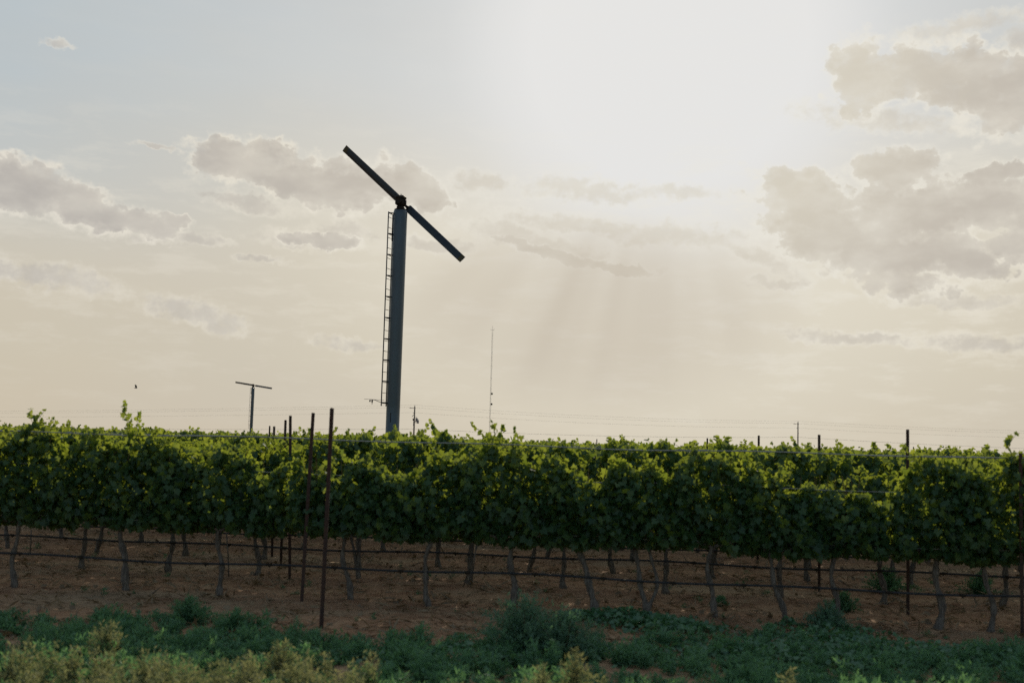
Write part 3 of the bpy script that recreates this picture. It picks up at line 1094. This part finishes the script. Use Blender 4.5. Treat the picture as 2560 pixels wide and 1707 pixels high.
# ------------------------------------------------------------------ radio mast
mp = at_depth(1223, 1110, 600); mt = at_depth(1227, 815, 600)
mast = thing('radio_mast', 'tall thin lattice radio mast rising from the horizon near mid picture', 'radio mast', (mp.x, mp.y, 0))
g = Geo(); r_ = .30; Hm = mt.z
legs = [(r_ * math.cos(a), r_ * math.sin(a)) for a in (0.3, 0.3 + 2.094, 0.3 + 4.189)]
for i_, (a, b_) in enumerate(legs):
    obj('leg', Geo().tube([(a, b_, 0), (a, b_, Hm - 3)], .035, 5).mesh('leg', 'mast_steel'), mast)
z = 0; k = 0
while z < Hm - 4:
    for i_ in range(3):
        a, c = legs[i_], legs[(i_ + 1) % 3]
        g.tube([(a[0], a[1], z), (c[0], c[1], z + 1.1)], .014, 4, False)
    z += 1.1
obj('bracing', g.mesh('bracing', 'mast_steel'), mast, kind='stuff')
g = Geo().tube([(0, 0, Hm - 3), (0, 0, Hm)], .06, 5).box((0, 0, Hm - 2.2), (1.8, .15, .12)).box((-.8, 0, Hm - 1.9), (.1, .1, .9)).box((.8, 0, Hm - 1.9), (.1, .1, .9))
obj('antenna', g.mesh('antenna', 'mast_steel'), mast)
for px_, py_ in ((1223, 984), (1222, 1010)):
    q = at_depth(px_, py_, 600)
    g = Geo().tube([(.1, 0, q.z), (.5, -.2, q.z)], .08, 6).tube([(.6, -.1, q.z), (.6, -.35, q.z)], [.45, .55], 12)
    obj('dish', g.mesh('dish', 'dark_iron'), mast)
# ------------------------------------------------------------------ a far tree and a bird
def blob_tree(label, px, py_top, depth, w, h):
    p = at_depth(px, py_top, depth)
    t = thing('distant_tree', label, 'tree', (p.x, p.y, 0))
    H = p.z
    obj('trunk', Geo().tube([(0, 0, 0), (.1, 0, H * .4), (0, 0, H * .7)], [.22, .17, .08], 8).mesh('trunk', 'bark', True), t)
    P = []
    for _ in range(26):
        c = rng.normal(0, 1, 3) * np.array([w * .28, w * .28, h * .2]) + np.array([0, 0, H - h * .55])
        c[2] = min(c[2], H - .45 - .25 * abs(c[0]))
        m = 90
        P.append(c + rng.normal(0, 1, (m, 3)) * np.array([.45, .45, .3]))
    P = np.concatenate(P)
    V, F = scatter(BLADE, P, rng.normal(0, 1, P.shape), rng.normal(0, 1, P.shape), rng.uniform(.25, .45, len(P)), .8)
    obj('crown', mesh_from('crown', V, F, 'far_leaf', np.repeat(rng.random(len(P)), 4)), t, kind='stuff')


blob_tree('rounded hazy tree top barely showing over the vines at far left', 178, 1066, 260, 3.6, 3.4)

bp = at_depth(340, 970, 90)
bird = thing('bird', 'tiny dark bird flying in the sky above the left vines', 'bird', tuple(bp), R(70))
g = Geo().tube([(0, -.13, 0), (0, -.10, .01), (0, -.04, .015), (0, .05, .01), (0, .12, 0), (0, .20, 0)], [.006, .022, .032, .032, .016, .010], 8)
obj('body', g.mesh('body', 'feather', True), bird)
for s_ in (-1, 1):
    V = [(0, -.05, .02), (0, .05, .02), (s_ * .06, .06, .12 * 1.0), (s_ * .07, -.05, .12), (s_ * .05, .09, .24), (s_ * .055, .02, .24), (s_ * .02, .11, .30)]
    V2 = [(a, b_, c - .006) for a, b_, c in V]
    F = [(0, 1, 2, 3), (3, 2, 4, 5), (5, 4, 6, 6), (7, 10, 9, 8), (10, 12, 11, 9), (12, 13, 11, 11)]
    g = Geo(); g.add(np.array(V + V2), np.array(F))
    obj('wing', g.mesh('wing', 'feather'), bird)

# ------------------------------------------------------------------ weeds, bushes, litter
def feathery(nstem, h, spread, leaf=.03, dens=26, w=.30, droop=.2):
    """a plant of many stems set with narrow leaflets"""
    Ps, Ns, Ts, Ss, U = [], [], [], [], []
    for i in range(nstem):
        a = rng.uniform(0, 2 * math.pi); s_ = abs(rng.normal(0, .55)) * spread
        L = h * rng.uniform(.55, 1.05) * (1 - .25 * min(1, s_ / (spread + 1e-6)) ** 2)
        t = rng.uniform(.08, 1, dens)
        P = np.stack([math.cos(a) * s_ * (t ** .8), math.sin(a) * s_ * (t ** .8), L * t - droop * s_ * t * t], 1)
        P[:, :2] += rng.normal(0, .012, (dens, 2)) * (1 + 1.5 * (1 - t[:, None]))
        out = rng.normal(0, 1, (dens, 3)) * .7 + np.array([math.cos(a) * .4, math.sin(a) * .4, 1.0])
        Ps.append(P); Ts.append(out); Ns.append(rng.normal(0, 1, (dens, 3))); Ss.append(leaf * rng.uniform(.7, 1.5, dens)); U.append(t)
    P, N_, T_, S = map(np.concatenate, (Ps, Ns, Ts, Ss)); U = np.concatenate(U)
    V, F = scatter(BLADE, P, N_, T_, S, w)
    tint = np.repeat(np.clip(.2 + .6 * U + rng.normal(0, .15, len(U)), 0, 1), 4)
    return V, F, tint


def cover(variants, spots):
    parts = []
    for (x, y, sc, hs) in spots:
        V, F, T = variants[rng.integers(len(variants))]
        a = rng.uniform(0, 6.28)
        Rm = np.array([[math.cos(a), -math.sin(a), 0], [math.sin(a), math.cos(a), 0], [0, 0, 1]])
        W = (V @ Rm.T) * np.array([sc, sc, sc * hs]) + np.array([x, y, float(ground_z(x, y)) - .01])
        parts.append((W, F, np.clip(T + rng.normal(0, .12), 0, 1)))
    return join(parts)


low = [feathery(9, .14, .13, .034, 20, .36) for _ in range(8)]
mid = [feathery(10, .21, .13, .036, 26, .30) for _ in range(8)]
# back edge of the weed verge along the picture (px -> py of its far edge)
EX = [-600, 0, 200, 420, 500, 620, 800, 1000, 1200, 1300, 1420, 1560, 1750, 1950, 2100, 2250, 2560, 3200]
EY = [1545, 1545, 1550, 1535, 1530, 1565, 1590, 1612, 1590, 1560, 1580, 1612, 1605, 1615, 1610, 1625, 1625, 1630]
far_edge = lambda px: np.interp(px, EX, EY)
spots = []
tries = 0
while len(spots) < 1700 and tries < 60000:
    tries += 1
    x = random.uniform(-6.4, 6.4); y = random.uniform(7.4, 12.0)
    px = 1280 + F_PX * x / y
    gy = 1108 + .028 * (px - 1280) + EYE * F_PX / y
    if gy < far_edge(px) + random.gauss(0, 7):
        continue
    pn = math.sin(x * 2.1 + 1.3 * math.sin(y * 2.7)) * math.sin(y * 3.1 + x) + .5 * math.sin(x * 5 + y * 4)
    if pn < -.75 and random.random() < .85:
        continue
    spots.append((x, y, random.uniform(.7, 1.25), random.uniform(.7, 1.1)))
V, F, T = cover(low + low + mid, spots)
obj('weeds', mesh_from('weeds', V, F, 'weed_leaf', T), kind='stuff', label='low green weeds covering the verge in front of the vines', category='weeds')

# flat creeping plants with round shiny leaves
parts = []
for (px, py, r0, m) in [(1540, 1555, .50, 700), (1640, 1572, .42, 500), (1700, 1585, .4, 380), (1900, 1650, .9, 900), (2200, 1640, .9, 900), (2060, 1610, .5, 500), (2480, 1660, .7, 600), (1150, 1660, .7, 350), (2100, 1590, .3, 160), (1970, 1575, .12, 60)]:
    c = on_ground(px, py)
    q = rng.normal(0, .55, (m, 2)) * np.array([r0 * 1.3, r0 * .6])
    P = np.stack([c.x + q[:, 0], c.y + q[:, 1], .04 + .10 * rng.random(m) * np.exp(-(q ** 2).sum(1) / r0 ** 2)], 1)
    V, F = scatter(GRAPE_LOW, P, rng.normal(0, .6, (m, 3)) + np.array([0, -.1, 1]), rng.normal(0, 1, (m, 3)), rng.uniform(.03, .06, m))
    parts.append((V, F, np.repeat(rng.random(m), len(GRAPE_LOW[0]))))
V, F, T = join(parts)
obj('creeping_weeds', mesh_from('creeping_weeds', V, F, 'creeper_leaf', T), kind='stuff', label='flat creeping weeds with shiny round leaves on the verge at right', category='weeds')

# tall pale grass nearest the camera
tallg = [feathery(12, .40, .11, .030, 34, .34, .1) for _ in range(8)]
spots = []
for _ in range(230):
    x = random.uniform(-5.2, -0.9 if random.random() < .88 else .2); y = random.uniform(6.9, 8.25)
    spots.append((x, y, random.uniform(.7, 1.05), random.uniform(.75, 1.05)))
for _ in range(60):
    x = random.uniform(-.5, 5.0); y = random.uniform(6.7, 7.5)
    spots.append((x, y, random.uniform(.6, .85), random.uniform(.7, .95)))
V, F, T = cover(tallg, spots)
obj('tall_grass', mesh_from('tall_grass', V, F, 'grass_leaf', T), kind='stuff', label='pale sunlit seed grass along the bottom left', category='grass')

BUSH = [
    (1310, 1640, .56, .75, 60, 'bush_leaf', 'feathery grey green weed bush standing highest on the verge mid picture'),
    (1410, 1650, .46, .65, 50, 'bush_leaf', 'feathery weed bush just right of the tallest verge bush'),
    (470, 1560, .30, .50, 34, 'weed_leaf', 'upright green weed bush at left before the curling shoot vine'),
    (590, 1585, .26, .50, 30, 'weed_leaf', 'broad green weed bush left of the tallest post'),
    (2070, 1580, .30, .48, 40, 'bush_leaf', 'round grey green weed alone on the red soil at right'),
    (2215, 1482, .36, .46, 36, 'weed_leaf', 'dark green leafy bush between the rows behind the slim right post'),
    (2450, 1487, .30, .36, 26, 'weed_leaf', 'dark green leafy bush between the rows at far right'),
    (2110, 1525, .24, .24, 20, 'weed_leaf', 'small green sprouting bush behind the round grey weed'),
    (1800, 1512, .12, .10, 12, 'weed_leaf', 'small green sprouts at the foot of the straight upright trunk'),
    (1920, 1608, .20, .22, 14, 'weed_leaf', 'low green weed clump at the right verge edge'),
    (1430, 1790, .46, .20, 12, 'grass_leaf', 'tall pale sunlit plume of grass at the bottom, right of mid picture'),
    (1352, 1795, .36, .15, 8, 'grass_leaf', 'shorter pale sunlit grass plume left of the tall one at bottom'),
    (1975, 1795, .36, .17, 9, 'grass_leaf', 'pale sunlit grass plume at the bottom right'),
    (700, 1705, .36, .26, 14, 'grass_leaf', 'pale green grass clump at bottom left of the tallest post'),
    (262, 1665, .38, .24, 13, 'grass_leaf', 'upright pale grass clump at bottom left'),
    (1505, 1800, .33, .14, 7, 'grass_leaf', 'small pale grass plume right of the tall one at bottom'),
]
for (px, py, h, sp, ns, mt_, lab) in BUSH:
    p = on_ground(px, py)
    V, F, T = feathery(ns * 3, h, sp * .8, .034 if mt_ != 'grass_leaf' else .032, 46, .28, .35)
    t = thing('weed_bush' if mt_ != 'grass_leaf' else 'grass_plume', lab, 'weed' if mt_ != 'grass_leaf' else 'grass', (p.x, p.y, float(ground_z(p.x, p.y)) - .01))
    obj('foliage', mesh_from('foliage', V, F, mt_, T), t, kind='stuff')
    g = Geo()
    for _ in range(max(5, ns // 3)):
        a = random.uniform(0, 6.28); s_ = random.uniform(.1, .7) * sp * .8
        t_ = np.linspace(0, 1, 5)
        g.tube(np.stack([math.cos(a) * s_ * t_, math.sin(a) * s_ * t_, h * .85 * t_], 1), .004 * (1.1 - t_), 4, False)
    obj('stems', g.mesh('stems', 'cane'), t, kind='stuff')

# dry litter and sparse seedlings under the vines
m = 22000
x = rng.uniform(-1, 1, m); y = 10.2 + rng.random(m) ** 1.3 * 26
x = x * (y * .5 + 1)
clump = np.sin(x * 3.1 + 2 * np.sin(y * 1.9)) * np.sin(y * 2.7 + x) + .6 * np.sin(x * 7.3 + y * 2)
keep = (clump > -.1) | (rng.random(m) < .25)
x, y = x[keep], y[keep]; m = len(x)
P = np.stack([x, y, ground_z(x, y) + .012 + .02 * rng.random(m)], 1)
a = rng.uniform(0, 6.28, m)
tip = np.stack([np.cos(a), np.sin(a) * .5, rng.uniform(0, .35, m)], 1)
V, F = scatter(BLADE, P, rng.normal(0, .4, (m, 3)) + np.array([0, 0, 1]), tip, rng.uniform(.07, .22, m), .12)
V2, F2 = scatter(GRAPE_LOW, P[:2600] + rng.normal(0, .1, (2600, 3)) * np.array([1, 1, 0]), rng.normal(0, .6, (2600, 3)) + np.array([0, 0, 1]), rng.normal(0, 1, (2600, 3)), rng.uniform(.03, .08, 2600))
V, F, T = join([(V, F, np.repeat(rng.random(m), 4)), (V2, F2, np.repeat(rng.random(2600) * .5, len(GRAPE_LOW[0])))])
obj('dry_litter', mesh_from('dry_litter', V, F, 'dry_leaf', T), kind='stuff', label='dry straw and fallen leaves strewn on the red soil under the vines', category='litter')

spots = []
for _ in range(420):
    y = 11.3 + random.random() ** 1.2 * 22; x = random.uniform(-1, 1) * (y * .5 + 1)
    if math.sin(x * 1.7 + y) * math.sin(y * 1.3) < -.1:
        continue
    spots.append((x, y, random.uniform(.35, .8), random.uniform(.5, 1.0)))
tiny = [feathery(5, .16, .12, .034, 14, .36) for _ in range(6)]
V, F, T = cover(tiny, spots)
obj('seedling_weeds', mesh_from('seedling_weeds', V, F, 'weed_leaf', T), kind='stuff', label='sparse green seedlings growing on the soil between the rows', category='weeds')

# soil clods
m = 2600
y = 9.8 + rng.random(m) ** 1.3 * 16; x = rng.uniform(-1, 1, m) * (y * .5 + 1)
oc = np.array([(1, 0, 0), (0, 1, 0), (-1, 0, 0), (0, -1, 0), (0, 0, .8), (0, 0, -.8)], float)
of = np.array([(0, 1, 4), (1, 2, 4), (2, 3, 4), (3, 0, 4), (1, 0, 5), (2, 1, 5), (3, 2, 5), (0, 3, 5)])
sz = rng.gamma(2, .008, m) + .006
Vc = oc[None] * sz[:, None, None] * rng.uniform(.6, 1.3, (m, 6, 1)) + np.stack([x, y, ground_z(x, y)], 1)[:, None]
Fc = of[None] + (np.arange(m) * 6)[:, None, None]
obj('soil_clods', mesh_from('soil_clods', Vc.reshape(-1, 3), Fc.reshape(-1, 3), 'soil'), kind='stuff', label='small clods of red soil scattered over the ground', category='soil')
